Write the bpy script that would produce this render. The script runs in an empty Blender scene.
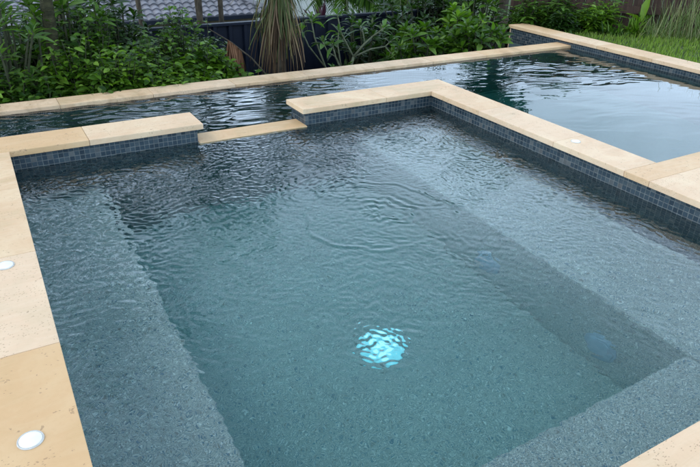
import bpy, bmesh, math, random
import numpy as np
from mathutils import Vector, Matrix
from math import sin, cos, pi, radians
random.seed(7); rng = np.random.default_rng(7)
S = bpy.context.scene
COL = S.collection

# ------------------------------------------------------------------ helpers
def tag(o, label=None, cat=None, group=None, kind=None):
    if label: o['label'] = label
    if cat: o['category'] = cat
    if group: o['group'] = group
    if kind: o['kind'] = kind
    return o

def empty(name, loc=(0, 0, 0), label=None, cat=None, group=None, kind=None):
    o = bpy.data.objects.new(name, None); COL.objects.link(o)
    o.location = loc; o.empty_display_size = .1
    return tag(o, label, cat, group, kind)

class MB:
    """collects faces in world space"""
    def __init__(s): s.v = []; s.f = []; s.m = []; s.smooth = False
    def add(s, vs, fs, mi=0):
        b = len(s.v); s.v.extend([tuple(p) for p in vs])
        for f in fs: s.f.append(tuple(i + b for i in f)); s.m.append(mi)
    def box(s, x0, x1, y0, y1, z0, z1, mi=0):
        s.add([(x0, y0, z0), (x1, y0, z0), (x1, y1, z0), (x0, y1, z0), (x0, y0, z1), (x1, y0, z1), (x1, y1, z1), (x0, y1, z1)],
              [(0, 3, 2, 1), (4, 5, 6, 7), (0, 1, 5, 4), (1, 2, 6, 5), (2, 3, 7, 6), (3, 0, 4, 7)], mi)
    def tube(s, pts, radii, n=6, mi=0, caps=True):
        pts = [Vector(p) for p in pts]; k = len(pts)
        rings = []
        up = Vector((0, 0, 1))
        for i, p in enumerate(pts):
            d = (pts[min(i + 1, k - 1)] - pts[max(i - 1, 0)])
            if d.length < 1e-9: d = Vector((0, 0, 1))
            d.normalize()
            a = d.cross(up)
            if a.length < .05: a = d.cross(Vector((1, 0, 0)))
            a.normalize(); b = d.cross(a)
            rings.append([p + (a * cos(2 * pi * j / n) + b * sin(2 * pi * j / n)) * radii[i] for j in range(n)])
        vs = [q for r in rings for q in r]
        fs = [(i * n + j, i * n + (j + 1) % n, (i + 1) * n + (j + 1) % n, (i + 1) * n + j) for i in range(k - 1) for j in range(n)]
        if caps: fs += [tuple(range(n - 1, -1, -1)), tuple((k - 1) * n + j for j in range(n))]
        s.add(vs, fs, mi)
    def leaf(s, p, d, L, w, bend=.25, fold=.25, roll=None, shape=0, mi=0):
        p = Vector(p); d = Vector(d).normalized()
        side = d.cross(Vector((0, 0, 1)))
        if side.length < .05: side = Vector((1, 0, 0))
        side.normalize(); nrm = side.cross(d).normalized()
        r = random.uniform(-.6, .6) if roll is None else roll
        side = (side * cos(r) + nrm * sin(r)).normalized(); nrm = side.cross(d).normalized()
        st = ((0, .08), (.28, .8), (.58, 1), (.84, .55), (1, 0)) if shape == 0 else ((0, .5), (.3, 1), (.6, .9), (.85, .5), (1, 0))
        vs = []; 
        for t, ww in st:
            c = p + d * (L * t * (1 - .12 * bend * t)) + Vector((0, 0, -1)) * (bend * L * t * t)
            hw = w * .5 * ww
            if t == 1: vs.append(c)
            else:
                e = nrm * (fold * hw)
                vs += [c - side * hw + e, c, c + side * hw + e]
        fs = []
        for i in range(3):
            a = i * 3; fs += [(a, a + 1, a + 4, a + 3), (a + 1, a + 2, a + 5, a + 4)]
        fs += [(9, 10, 12), (10, 11, 12)]
        s.add(vs, fs, mi)
    def build(s, name, mats, parent=None, smooth=False, bevel=0, auto=False):
        if not s.v: return None
        me = bpy.data.meshes.new(name)
        vs = s.v
        if parent is not None:
            l = parent.matrix_world_loc
            vs = [(a - l[0], b - l[1], c - l[2]) for a, b, c in vs]
        me.from_pydata(vs, [], s.f)
        if not isinstance(mats, (list, tuple)): mats = [mats]
        for m in mats: me.materials.append(m)
        if len(mats) > 1: me.polygons.foreach_set('material_index', s.m)
        if smooth: me.polygons.foreach_set('use_smooth', [True] * len(me.polygons))
        me.update()
        o = bpy.data.objects.new(name, me); COL.objects.link(o)
        if parent is not None: o.parent = parent.obj
        if bevel:
            b = o.modifiers.new('bevel', 'BEVEL'); b.width = bevel; b.segments = 2; b.limit_method = 'ANGLE'
        return o

class Root:
    def __init__(s, name, loc, label, cat, group=None, kind=None):
        s.obj = empty(name, loc, label, cat, group, kind); s.matrix_world_loc = loc
class Part:      # lets a mesh part carry sub-parts
    def __init__(s, o, loc): s.obj = o; s.matrix_world_loc = loc

# ------------------------------------------------------------------ materials
def mat(name):
    m = bpy.data.materials.new(name); m.use_nodes = True
    nt = m.node_tree; nt.nodes.clear()
    out = nt.nodes.new('ShaderNodeOutputMaterial')
    return m, nt, out
class NT:
    def __init__(s, nt): s.nt = nt
    def n(s, t, ins=None, **kw):
        nd = s.nt.nodes.new(t)
        for k, v in kw.items(): setattr(nd, k, v)
        if ins:
            for k, v in ins.items():
                sock = nd.inputs[k]
                if isinstance(v, bpy.types.NodeSocket): s.nt.links.new(v, sock)
                else: sock.default_value = v
        return nd
    def math(s, op, a, b=None, c=None, clamp=False):
        ins = {0: a}
        if b is not None: ins[1] = b
        if c is not None: ins[2] = c
        nd = s.n('ShaderNodeMath', ins, operation=op); nd.use_clamp = clamp; return nd.outputs[0]
    def mix(s, f, a, b, mode='MIX'):
        nd = s.n('ShaderNodeMix', data_type='RGBA', blend_type=mode)
        for sock, v in ((nd.inputs[0], f), (nd.inputs[6], a), (nd.inputs[7], b)):
            if isinstance(v, bpy.types.NodeSocket): s.nt.links.new(v, sock)
            else: sock.default_value = v if not isinstance(v, tuple) or len(v) == 4 else (*v, 1)
        return nd.outputs[2]
    def ramp(s, f, stops):
        nd = s.n('ShaderNodeValToRGB', {0: f}); cr = nd.color_ramp
        while len(cr.elements) < len(stops): cr.elements.new(.5)
        for e, (p, c) in zip(cr.elements, stops): e.position = p; e.color = (*c, 1) if len(c) == 3 else c
        return nd.outputs[0]
    def noise(s, co, scale, detail=4, rough=.5, dist=0, vec=None):
        nd = s.n('ShaderNodeTexNoise', {'Vector': co, 'Scale': scale, 'Detail': detail, 'Roughness': rough, 'Distortion': dist}); return nd.outputs['Fac']
    def pos(s):
        return s.n('ShaderNodeNewGeometry').outputs['Position']
    def scale(s, v, sc):
        return s.n('ShaderNodeMapping', {'Vector': v, 'Scale': sc}).outputs[0]

def princ(N, out, ins):
    b = N.n('ShaderNodeBsdfPrincipled', ins); N.nt.links.new(b.outputs[0], out.inputs['Surface']); return b

def travertine(name, weather=0.0, tint=(1, 1, 1)):
    m, nt, out = mat(name); N = NT(nt); P = N.pos()
    rnd = N.n('ShaderNodeObjectInfo').outputs['Random']
    off = N.n('ShaderNodeVectorMath', {0: P, 1: N.n('ShaderNodeCombineXYZ', {0: N.math('MULTIPLY', rnd, 13.), 1: N.math('MULTIPLY', rnd, 37.), 2: 0.}).outputs[0]}, operation='ADD').outputs[0]
    oc = N.n('ShaderNodeSeparateColor', {0: N.n('ShaderNodeObjectInfo').outputs['Color']})
    big = N.noise(off, 3.2, 5, .6, .9)
    band = N.noise(N.scale(off, (3, 14, 14)), 1.6, 5, .65, 1.2)
    fine = N.noise(off, 60, 4, .7)
    c = N.ramp(big, [(.34, (.52 * tint[0], .375 * tint[1], .21 * tint[2])), (.5, (.63 * tint[0], .42 * tint[1], .252 * tint[2])), (.66, (.72 * tint[0], .55 * tint[1], .355 * tint[2]))])
    c = N.mix(N.math('MULTIPLY', N.math('SUBTRACT', band, .45, clamp=True), 2.2, clamp=True), c, (.71, .555, .38))
    c = N.mix(N.math('MULTIPLY', N.math('SUBTRACT', fine, .5, clamp=True), 1.3, clamp=True), c, (.40, .27, .16))
    # slab to slab shift
    c = N.mix(N.math('MULTIPLY', oc.outputs[0], .75), c, (.56, .335, .15))
    c = N.mix(N.math('MULTIPLY', oc.outputs[2], .6), c, (.70, .51, .355))
    # pits
    vor = N.n('ShaderNodeTexVoronoi', {'Vector': N.scale(off, (1, 1.7, 1)), 'Scale': 85., 'Randomness': 1.}).outputs['Distance']
    mask = N.math('GREATER_THAN', N.noise(off, 9, 3, .6), N.math('SUBTRACT', .60, N.math('MULTIPLY', oc.outputs[1], .13)))
    pit = N.math('MULTIPLY', N.math('LESS_THAN', N.math('ADD', vor, N.math('MULTIPLY', fine, .18)), .30), mask)
    mask2 = N.math('GREATER_THAN', N.noise(off, 26, 2, .5, 1.5), .69)
    pit = N.math('MAXIMUM', pit, N.math('MULTIPLY', mask2, N.math('GREATER_THAN', N.noise(off, 140, 2), .48)))
    c = N.mix(N.math('MULTIPLY', pit, .5), c, (.22, .13, .07))
    if weather:
        wv = N.noise(N.scale(P, (5, 1.5, 3)), 1.3, 5, .7, .6)
        w = N.math('MULTIPLY', N.math('SUBTRACT', wv, .5, clamp=True), weather * 6, clamp=True)
        c = N.mix(N.math('MULTIPLY', w, .75), c, (.30, .19, .09))
    h = N.math('SUBTRACT', N.math('MULTIPLY', fine, .25), N.math('MULTIPLY', pit, 1.))
    bm = N.n('ShaderNodeBump', {'Height': h, 'Strength': .5, 'Distance': .002}).outputs[0]
    princ(N, out, {'Base Color': c, 'Roughness': N.math('ADD', .5, N.math('MULTIPLY', big, .25)), 'Normal': bm, 'Specular IOR Level': .35})
    return m

def mosaic(name, pitch=.026, z0=-.031):
    m, nt, out = mat(name); N = NT(nt)
    sp = N.n('ShaderNodeSeparateXYZ', {0: N.pos()})
    u = N.math('DIVIDE', N.math('ADD', sp.outputs[0], N.math('ADD', sp.outputs[1], 40.0)), pitch)
    v = N.math('DIVIDE', N.math('SUBTRACT', z0 + 40 * pitch, sp.outputs[2]), pitch)
    v = N.math('SUBTRACT', N.math('MULTIPLY', v, 1.), 0.)
    cu, cv = N.math('FLOOR', u), N.math('FLOOR', v)
    fu, fv = N.math('FRACT', u), N.math('FRACT', v)
    eu = N.math('ABSOLUTE', N.math('SUBTRACT', fu, .5)); ev = N.math('ABSOLUTE', N.math('SUBTRACT', fv, .5))
    e = N.math('MAXIMUM', eu, ev)
    grout = N.math('GREATER_THAN', e, .445)
    cell = N.n('ShaderNodeCombineXYZ', {0: cu, 1: cv, 2: 0.}).outputs[0]
    wn = N.n('ShaderNodeTexWhiteNoise', {0: cell}, noise_dimensions='3D')
    c = N.ramp(wn.outputs[0], [(0, (.008, .012, .018)), (.35, (.022, .032, .042)), (.7, (.036, .050, .060)), (.9, (.065, .075, .078)), (.95, (.10, .09, .08)), (1, (.13, .13, .12))])
    mott = N.noise(N.pos(), 160, 3, .7)
    c = N.mix(N.math('MULTIPLY', mott, .5), c, (.05, .09, .12))
    c = N.mix(grout, c, N.ramp(N.noise(N.pos(), 30, 4, .6), [(.3, (.075, .082, .08)), (.7, (.17, .18, .172))]))
    # the tile band stops a hand below the waterline, pebble render below it
    speck = N.ramp(N.n('ShaderNodeTexWhiteNoise', {0: N.n('ShaderNodeVectorMath', {0: N.pos(), 1: (170., 170., 170.)}, operation='MULTIPLY').outputs[0]}, noise_dimensions='3D').outputs[0], [(0, (.08, .12, .125)), (1, (.12, .165, .17))])
    c = N.mix(N.math('LESS_THAN', sp.outputs[2], z0 - 7 * pitch), c, speck if name == 'pool_mosaic' else c)
    ht = N.math('SUBTRACT', 1., N.math('SMOOTH_MAX', N.math('MULTIPLY', N.math('SUBTRACT', e, .40), 10.), 0., .1))
    wn2 = N.math('MULTIPLY', wn.outputs[0], .4)
    bm = N.n('ShaderNodeBump', {'Height': N.math('ADD', ht, wn2), 'Strength': .6, 'Distance': .0012}).outputs[0]
    rough = N.math('ADD', .26, N.math('MULTIPLY', grout, .6))
    princ(N, out, {'Base Color': c, 'Roughness': rough, 'Normal': bm, 'Specular IOR Level': .35})
    return m

def pebble(name, base=((.25, .275, .27), (.36, .39, .38), (.47, .50, .48)), hi=((.60, .64, .63), (.78, .80, .77))):
    m, nt, out = mat(name); N = NT(nt); P = N.pos()
    vo = N.n('ShaderNodeTexVoronoi', {'Vector': P, 'Scale': 310., 'Randomness': 1.})
    sp = N.n('ShaderNodeSeparateColor', {0: vo.outputs['Color']})
    c = N.ramp(sp.outputs[0], [(0, base[0]), (.5, base[1]), (.82, base[2]), (.93, hi[0]), (1, hi[1])])
    blue = N.math('GREATER_THAN', sp.outputs[1], .90)
    c = N.mix(N.math('MULTIPLY', blue, .85), c, (.03, .11, .20))
    br = N.math('LESS_THAN', sp.outputs[1], .09)
    c = N.mix(N.math('MULTIPLY', br, .75), c, (.16, .13, .11))
    pale = N.math('GREATER_THAN', N.n('ShaderNodeTexVoronoi', {'Vector': P, 'Scale': 46., 'Randomness': 1.}).outputs['Color'], .85)
    c = N.mix(N.math('MULTIPLY', N.noise(P, 3.2, 4, .6), .35), c, (.09, .11, .12))
    bm = N.n('ShaderNodeBump', {'Height': N.math('SUBTRACT', 1., vo.outputs['Distance']), 'Strength': .4, 'Distance': .002}).outputs[0]
    princ(N, out, {'Base Color': c, 'Roughness': .6, 'Normal': bm})
    return m

def water(name, col, dens, bump_scale=70, bump=.35, scat=0.):
    m, nt, out = mat(name); N = NT(nt); P = N.pos()
    a = N.noise(N.scale(P, (1, 1, .2)), bump_scale, 3, .55, .4)
    bm = N.n('ShaderNodeBump', {'Height': a, 'Strength': bump, 'Distance': .001}).outputs[0]
    g = N.n('ShaderNodeBsdfGlass', {'Color': (1, 1, 1, 1), 'Roughness': 0., 'IOR': 1.333, 'Normal': bm})
    nt.links.new(g.outputs[0], out.inputs['Surface'])
    ab = N.n('ShaderNodeVolumeAbsorption', {'Color': (*col, 1), 'Density': dens})
    if scat:
        sc = N.n('ShaderNodeVolumeScatter', {'Color': (.40, .90, .88, 1), 'Density': scat, 'Anisotropy': .3})
        ad = N.n('ShaderNodeAddShader', {0: ab.outputs[0], 1: sc.outputs[0]}); nt.links.new(ad.outputs[0], out.inputs['Volume'])
    else: nt.links.new(ab.outputs[0], out.inputs['Volume'])
    return m

def leafmat(name, dark, light, rough=.42, trans=.3, spot=None, spotamt=.15):
    m, nt, out = mat(name); N = NT(nt)
    g = N.n('ShaderNodeNewGeometry')
    r = g.outputs['Random Per Island']
    c = N.ramp(r, [(0, dark), (.55, tuple((a + b) / 2 for a, b in zip(dark, light))), (1, light)])
    if spot:
        k = N.math('GREATER_THAN', N.math('FRACT', N.math('MULTIPLY', r, 37.7)), 1 - spotamt)
        c = N.mix(N.math('MULTIPLY', k, .8), c, spot)
    c = N.mix(N.math('MULTIPLY', N.noise(g.outputs['Position'], 25, 3), .35), c, tuple(x * .55 for x in dark))
    pr_ = N.n('ShaderNodeBsdfPrincipled', {'Base Color': c, 'Roughness': rough + .06, 'Specular IOR Level': .32})
    lt = N.mix(1., c, (1.3, 1.5, .5), 'MULTIPLY')
    tr = N.n('ShaderNodeBsdfTranslucent', {'Color': lt})
    mx = N.n('ShaderNodeMixShader', {0: trans, 1: pr_.outputs[0], 2: tr.outputs[0]})
    nt.links.new(mx.outputs[0], out.inputs['Surface'])
    return m

def simple(name, c1, c2, scale=8, rough=.7, stretch=(1, 1, 1), bump=.3, bdist=.004, spec=.3, detail=5, metal=0.):
    m, nt, out = mat(name); N = NT(nt); P = N.scale(N.pos(), stretch)
    f = N.noise(P, scale, detail, .62, .3)
    c = N.ramp(f, [(.3, c1), (.7, c2)])
    bm = N.n('ShaderNodeBump', {'Height': N.noise(P, scale * 3, 4), 'Strength': bump, 'Distance': bdist}).outputs[0]
    princ(N, out, {'Base Color': c, 'Roughness': rough, 'Normal': bm, 'Specular IOR Level': spec, 'Metallic': metal})
    return m

M = {}
M['trav'] = travertine('travertine')
M['trav_w'] = travertine('weathered_travertine', .55, (.98, .97, .95))
M['tile'] = mosaic('glass_mosaic')
M['pool_tile'] = mosaic('pool_mosaic')
M['pebble'] = pebble('pebble_render')
M['glow'] = simple('lit_lens', (.30, .85, .95), (.40, .92, 1.), 20, .4, bump=.05)
M['pool_pebble'] = pebble('pool_pebble_render', ((.13, .18, .18), (.15, .205, .205), (.17, .23, .23)), ((.19, .25, .25), (.22, .27, .27)))
M['spa_water'] = water('spa_water', (.09, .885, .87), .42, 90, .006, .15)
M['pool_water'] = water('pool_water', (.14, .82, .74), .7, 30, .015)
M['white'] = simple('white_plastic', (.72, .72, .70), (.80, .80, .77), 45, .4, bump=.05, spec=.5)
M['rim'] = simple('aged_rim', (.42, .40, .36), (.60, .58, .54), 60, .5, bump=.05)
M['cover'] = simple('pale_aqua_plastic', (.72, .82, .84), (.80, .88, .88), 30, .4, bump=.05)
M['lens'] = simple('blue_lens', (.15, .24, .33), (.19, .28, .36), 30, .2, bump=.05, spec=.5)
def lit(m, col, st):
    b = [n for n in m.node_tree.nodes if n.type == 'BSDF_PRINCIPLED'][0]; b.inputs['Emission Color'].default_value = (*col, 1); b.inputs['Emission Strength'].default_value = st
lit(M['glow'], (.30, .78, 1.), .26)
M['bulb'] = simple('bulb', (.8, .95, 1.), (.9, .98, 1.), 20, .4, bump=0); lit(M['bulb'], (.42, .86, 1.), .62)
lit(M['lens'], (.20, .38, .55), .05)
M['steel'] = simple('steel', (.45, .47, .48), (.55, .56, .57), 30, .3, metal=.8)
M['concrete'] = simple('concrete', (.20, .19, .17), (.32, .31, .29), 6, .9)
M['soil'] = simple('soil', (.018, .013, .009), (.07, .05, .032), 14, .95, bump=1., bdist=.03)
M['ground'] = simple('grass_ground', (.022, .036, .010), (.06, .09, .022), 9, .95, bump=.8, bdist=.02)
M['navy'] = simple('navy_steel', (.004, .006, .013), (.006, .010, .022), 3, .55, bump=.05, spec=.25)
M['timber'] = simple('dark_timber', (.022, .012, .008), (.075, .042, .028), 5, .8, (6, 6, .6), .5)
M['bark'] = simple('bark', (.025, .019, .012), (.095, .075, .05), 22, .85, (1, 1, .5), .8, .006)
M['moss'] = simple('mossy_bark', (.012, .013, .005), (.055, .052, .022), 18, .9, (1, 1, 2.5), .9, .008)
M['stem'] = simple('grey_green_stem', (.07, .085, .045), (.16, .165, .10), 25, .7, bump=.3)
M['twig'] = simple('dark_twig', (.018, .022, .010), (.05, .055, .025), 25, .8, bump=.3)
M['leaf_mid'] = leafmat('leaf_mid', (.010, .036, .003), (.092, .20, .014), spot=(.14, .24, .035), spotamt=.12)
M['leaf_fresh'] = leafmat('leaf_fresh', (.016, .058, .003), (.155, .30, .016), spot=(.20, .34, .04), spotamt=.18)
M['leaf_dark'] = leafmat('leaf_dark', (.006, .020, .003), (.036, .090, .012), .33)
M['leaf_long'] = leafmat('leaf_long', (.026, .066, .014), (.14, .27, .05), .38, spot=(.05, .07, .02), spotamt=.15)
M['leaf_olive'] = leafmat('leaf_olive', (.03, .042, .01), (.11, .14, .035), .5, spot=(.22, .16, .08), spotamt=.25)
M['dry'] = leafmat('dry_frond', (.03, .017, .009), (.19, .11, .055), .7, .15, spot=(.32, .22, .13), spotamt=.15)
M['rust'] = leafmat('rust_frond', (.13, .055, .025), (.30, .15, .075), .7, .15)
M['purple'] = leafmat('purple_leaf', (.035, .012, .022), (.12, .035, .06), .35, .25)
M['grass'] = leafmat('grass_blades', (.09, .16, .015), (.26, .38, .06), .5, .35, spot=(.28, .30, .11), spotamt=.12)
M['reed'] = leafmat('reed_blades', (.08, .13, .035), (.20, .26, .10), .5, .3, spot=(.33, .30, .17), spotamt=.25)
M['wall_white'] = simple('white_render', (.62, .62, .58), (.72, .72, .68), 3, .8)
M['brick'] = simple('brown_render', (.20, .15, .12), (.28, .21, .17), 3, .9)
M['glass'] = simple('window_glass', (.02, .025, .03), (.03, .035, .04), 3, .08, bump=0, spec=.6)

def rooftile():
    m, nt, out = mat('roof_tiles'); N = NT(nt); P = N.pos()
    sp = N.n('ShaderNodeSeparateXYZ', {0: P})
    cell = N.n('ShaderNodeCombineXYZ', {0: N.math('FLOOR', N.math('DIVIDE', sp.outputs[0], .3)), 1: N.math('FLOOR', N.math('DIVIDE', sp.outputs[1], .3)), 2: 0.}).outputs[0]
    wn = N.n('ShaderNodeTexWhiteNoise', {0: cell}, noise_dimensions='3D').outputs[0]
    c = N.ramp(wn, [(0, (.10, .098, .115)), (1, (.21, .20, .23))])
    c = N.mix(N.math('MULTIPLY', N.noise(P, 2.5, 5, .7), .5), c, (.14, .14, .14))
    princ(N, out, {'Base Color': c, 'Roughness': .5})
    return m
M['roof'] = rooftile()

# ------------------------------------------------------------------ dimensions (metres; deck top is z = 0)
W = 2.6; T = 2.813; CR = .2456; CB = .2494; TH = .031; OV = .03
WL = -.1130                       # water level
XR = 5.117; YF = 1.05; CF = .19; ZF = -.092; ZR = -.032
GA, GB = .993, 1.623             # spillway gap
PX = W + CR                      # outer edge of the right coping
PY = -1.588                      # pool / deck corner

def slab(parent, x0, x1, y0, y1, z1=0, th=TH, m='trav', name='coping_stone', bev=.002, g=.0009):
    b = MB(); b.box(x0 + g, x1 - g, y0 + g, y1 - g, z1 - th, z1)
    o = b.build(name, M[m], parent, bevel=bev)
    hq = abs(sin(x0 * 12.9 + y0 * 78.2) * 437.5) % 1; hb = abs(sin(x1 * 31.9 + y1 * 18.2) * 137.5) % 1
    o.color = (hq * hq * .8, hb * .7, (1 - hq) * hb, 1)
    if x1 == 0 and abs(y0 + 2.33) < .01: o.color = (.95, .1, 0, 1)
    if x1 == 0 and abs(y0 + 1.72) < .01: o.color = (.05, 1., .9, 1)
    if x1 == 0 and abs(y0 + 1.12) < .01: o.color = (.35, .4, .3, 1)
    if y1 == -1.731: o.color = (.1, 1., .6, 1)
    return o

# ------------------------------------------------------------------ deck paving (setting)
pav = Root('paving', (0, 0, 0), 'cream travertine paving slabs round the spa', None, kind='structure'); 
def pslab(*a, **k): return slab(pav, *a, name='paving_slab', **k)
ys = [CB, 0.0, -.49, -1.12, -1.72, -2.33, -T, -3.45, -4.07, -4.69, -5.3]
for j in range(len(ys) - 1):
    if j == 0: continue
    for i in range(4):
        x1 = 0 if i == 0 else -.24 - .61 * (i - 1) ; 
        x1 = -.61 * i; x0 = x1 - .61
        if ys[j] <= -T + .001: break
        pslab(x0, x1, ys[j + 1], ys[j])
for j in range(6, len(ys) - 1):
    for i in range(-4, 9):
        x0 = i * .61 + .16; pslab(x0, x0 + .61, ys[j + 1], ys[j])
# right hand deck
for j, (y1, y0) in enumerate(((PY, -1.731), (-1.731, -2.33), (-2.33, -T))):
    xs = [W, 3.43, 4.04, 4.65, XR] if j == 0 else [W, 3.21, 3.82, 4.43, XR]
    for a, b_ in zip(xs, xs[1:]): pslab(a, b_, y0, y1)
mb = MB()
mb.box(-2.44, -.032, -T - .03, .22, -.16, -TH - .001)
mb.box(-2.3, 5.4, -5.3, -T - .032, -.16, -TH - .001)
mb.box(W + .032, XR + .2, -T - .03, PY + .03, -.16, -TH - .001)
o = mb.build('paving_bed', M['concrete'], pav)

# ------------------------------------------------------------------ spa basin and pool basin (setting)
FZ = -1.068; BZ = -.518
def quad(b, p, mi=0): b.add(p, [(0, 1, 2, 3)], mi)
sb = MB()
x0, x1, y0, y1 = -OV, W + OV, -T - OV, OV
lx, rx, fy = .41, 2.035, -2.42
tz = -TH - 8 * .026
# floor, benches, risers : one solid shell
sb.box(lx, rx, fy, y1 + .02, FZ - .1, FZ)
sb.box(x0 - .2, lx, y0 - .2, y1 + .02, FZ - .1, BZ)
sb.box(rx, x1 + .2, y0 - .2, y1 + .02, FZ - .1, BZ)
sb.box(lx, rx, y0 - .2, fy, FZ - .1, BZ)
# walls below the tile band
sb.box(x0 - .2, x0, y0, y1 + .02, BZ, tz); sb.box(x0 - .2, x1 + .2, y0 - .2, y0, BZ, tz)
o = sb.build('spa_basin', M['pebble'], bevel=.012); tag(o, 'grey pebble lined spa floor with raised benches on three sides', kind='structure')
tb = MB(); tb.box(x0 - .19, x0, y0, y1 + .01, tz + .0005, -TH - .001); tb.box(x0 - .19, x1 + .19, y0 - .19, y0, tz + .0005, -TH - .001)
tb.box(W + OV, W + .3, y0, PY + OV - .001, FZ - .1, -TH - .001)
o = tb.build('spa_tile_band', M['tile']); tag(o, 'blue grey mosaic tile band under the deck edge of the spa', kind='structure')

pb = MB()
PFZ = -1.35
pb.box(-3.3, XR + .2, -3.2, YF + CF, PFZ - .1, PFZ)
pb.box(-3.5, -3.3, -.1, YF + CF, PFZ - .1, -.12)
pb.box(-3.3, -.25, .0, .03, PFZ, -.16)
pb.box(W + .4, XR + .2, PY - .2, PY - .03, PFZ, -.17)
o = pb.build('pool_basin', M['pool_pebble']); tag(o, 'dark pebble lined floor of the long pool', kind='structure')

# ------------------------------------------------------------------ spa walls
def wall(loc, label, boxes, stones, cat='wall', tiles='tile', z0=-1.36, **k):
    r = Root('spa_wall', loc, label, cat, **k)
    b = MB()
    for bx in boxes: b.box(bx[0], bx[1], bx[2], bx[3], z0, -TH - .0005)
    b.build('mosaic_cladding', M[tiles], r)
    for s in stones: slab(r, *s)
    return r
wall((.1, .12, -1.36), 'tiled spa wall with cream coping left of the spillway gap',
     [(-2.44, GA - OV, OV, CB - .02)], [(-1.45, -.84, 0, CB), (-.84, -.23, 0, CB), (-.23, .377, 0, CB), (.377, GA, 0, CB), (-2.06, -1.45, 0, CB)])
wall((2.7, .12, -1.36), 'L-shaped tiled spa wall right of the spillway, coping turning the corner toward the deck',
     [(GB + OV, PX - .02, OV, CB - .02), (W + OV, PX - .02, PY + OV, OV + .0)],
     [(GB, 2.235, 0, CB), (2.235, PX, 0, CB), (W, PX, -.49, 0), (W, PX, -1.12, -.49), (W, PX, PY, -1.12)])
# spillway sill
r = Root('spillway_sill', (1.3, .1, -1.36), 'low cream stone sill flush with the water in the gap between the spa walls', 'sill')
b = MB(); b.box(GA - OV + .001, GB + OV - .001, .0, .165, -.1385, -.1085); b.build('sill_stone', M['trav'], r, bevel=.0025).color = (.6, .1, 0, 1)
b = MB(); b.box(GA - OV + .001, GB + OV - .001, .015, .15, -1.36, -.139); b.build('sill_wall', M['tile'], r)

# far low edge of the pool
r = Root('pool_edge', (0, YF + .1, -1.4), 'long low weathered stone edge along the garden side of the pool', 'pool edge')
b = MB(); b.box(-3.3, XR + .0, YF + .02, YF + CF - .02, -1.6, ZF - TH - .0005); b.build('edge_wall', M['pool_tile'], r)
xs = [-3.3]; 
while xs[-1] < XR - .5: xs.append(xs[-1] + .61)
xs[-1] = XR + .001
for a, b_ in zip(xs, xs[1:]): slab(r, a, b_, YF, YF + CF, ZF, m='trav_w')

# raised wall on the right
r = Root('garden_wall', (XR + .1, -1, -1.4), 'straight raised mosaic wall with pale coping between the pool and the lawn', 'wall')
b = MB(); b.box(XR, XR + .2, -5.3, 1.92, -1.6, ZR - TH - .0005); b.build('mosaic_cladding', M['pool_tile'], r)
b = MB(); b.box(XR - .004, XR + .204, 1.9205, 1.932, -1.6, ZR - TH - .0005); b.build('end_trim', M['trav'], r)
yy = 1.95
while yy > -5.2:
    slab(r, XR - .018, XR - .018 + .245, yy - .61, yy, ZR); yy -= .61

# ------------------------------------------------------------------ water
def make_water(name, xs, ys, inside, height, zb, m, label):
    nx, ny = len(xs), len(ys)
    X, Y = np.meshgrid(xs, ys)
    Z = WL + height(X, Y)
    cx = (xs[1:] + xs[:-1]) / 2; cy = (ys[1:] + ys[:-1]) / 2
    CX, CY = np.meshgrid(cx, cy); ok = inside(CX, CY)
    jj, ii = np.nonzero(ok)
    a = jj * nx + ii
    F = np.stack([a, a + 1, a + nx + 1, a + nx], 1)
    V = np.stack([X.ravel(), Y.ravel(), Z.ravel()], 1)
    used = np.zeros(len(V), bool); used[F.ravel()] = True
    remap = -np.ones(len(V), int); remap[used] = np.arange(used.sum())
    V = V[used]; F = remap[F]
    me = bpy.data.meshes.new(name); me.from_pydata(V.tolist(), [], F.tolist())
    bm = bmesh.new(); bm.from_mesh(me)
    be = [e for e in bm.edges if e.is_boundary]
    r_ = bmesh.ops.extrude_edge_only(bm, edges=be)
    nv = [v for v in r_['geom'] if isinstance(v, bmesh.types.BMVert)]
    ne = [e for e in r_['geom'] if isinstance(e, bmesh.types.BMEdge)]
    for v in nv: v.co.z = zb
    ne = [e for e in ne if e.is_boundary]
    bmesh.ops.contextual_create(bm, geom=ne)
    bmesh.ops.recalc_face_normals(bm, faces=bm.faces)
    for f in bm.faces: f.smooth = f.normal.z > .5
    bm.to_mesh(me); bm.free()
    me.materials.append(m)
    o = bpy.data.objects.new(name, me); COL.objects.link(o)
    return tag(o, label, kind='structure')

def wavefield(seed, n, lmin, lmax, main=None, spread=pi):
    g = np.random.default_rng(seed); comps = []
    for i in range(n):
        lam = lmin * (lmax / lmin) ** g.random()
        th = g.random() * 2 * pi if main is None else main + g.normal() * spread
        comps.append((2 * pi / lam * cos(th), 2 * pi / lam * sin(th), g.random() * 2 * pi, lam))
    def f(X, Y):
        # domain warp breaks the straight wave crests
        wx = X + .03 * np.sin(7 * X + 3 * Y + seed) + .02 * np.sin(13 * Y - 4 * X) + .006 * np.sin(31 * X + 23 * Y)
        wy = Y + .03 * np.sin(6 * Y - 5 * X + 2 * seed) + .02 * np.sin(11 * X + 5 * Y) + .006 * np.sin(37 * Y - 27 * X)
        Z = np.zeros_like(X)
        for kx, ky, ph, lam in comps: Z += lam * np.sin(kx * wx + ky * wy + ph)
        return Z / math.sqrt(n) / (2 * pi) * math.sqrt(2)      # slope rms about 1 per unit
    return f
def blot(X, Y, seed, k=2.):
    g = np.random.default_rng(seed); Z = np.zeros_like(X)
    for i in range(8):
        th = g.random() * 2 * pi; kk = k * (.5 + 1.5 * g.random())
        Z += np.sin(kk * (cos(th) * X + sin(th) * Y) + g.random() * 2 * pi)
    return Z / 2.0
w1 = wavefield(1, 60, .032, .066, radians(62), 1.1); w2 = wavefield(2, 22, .09, .26); w3 = wavefield(3, 64, .019, .036, radians(60), 1.5)
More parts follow.
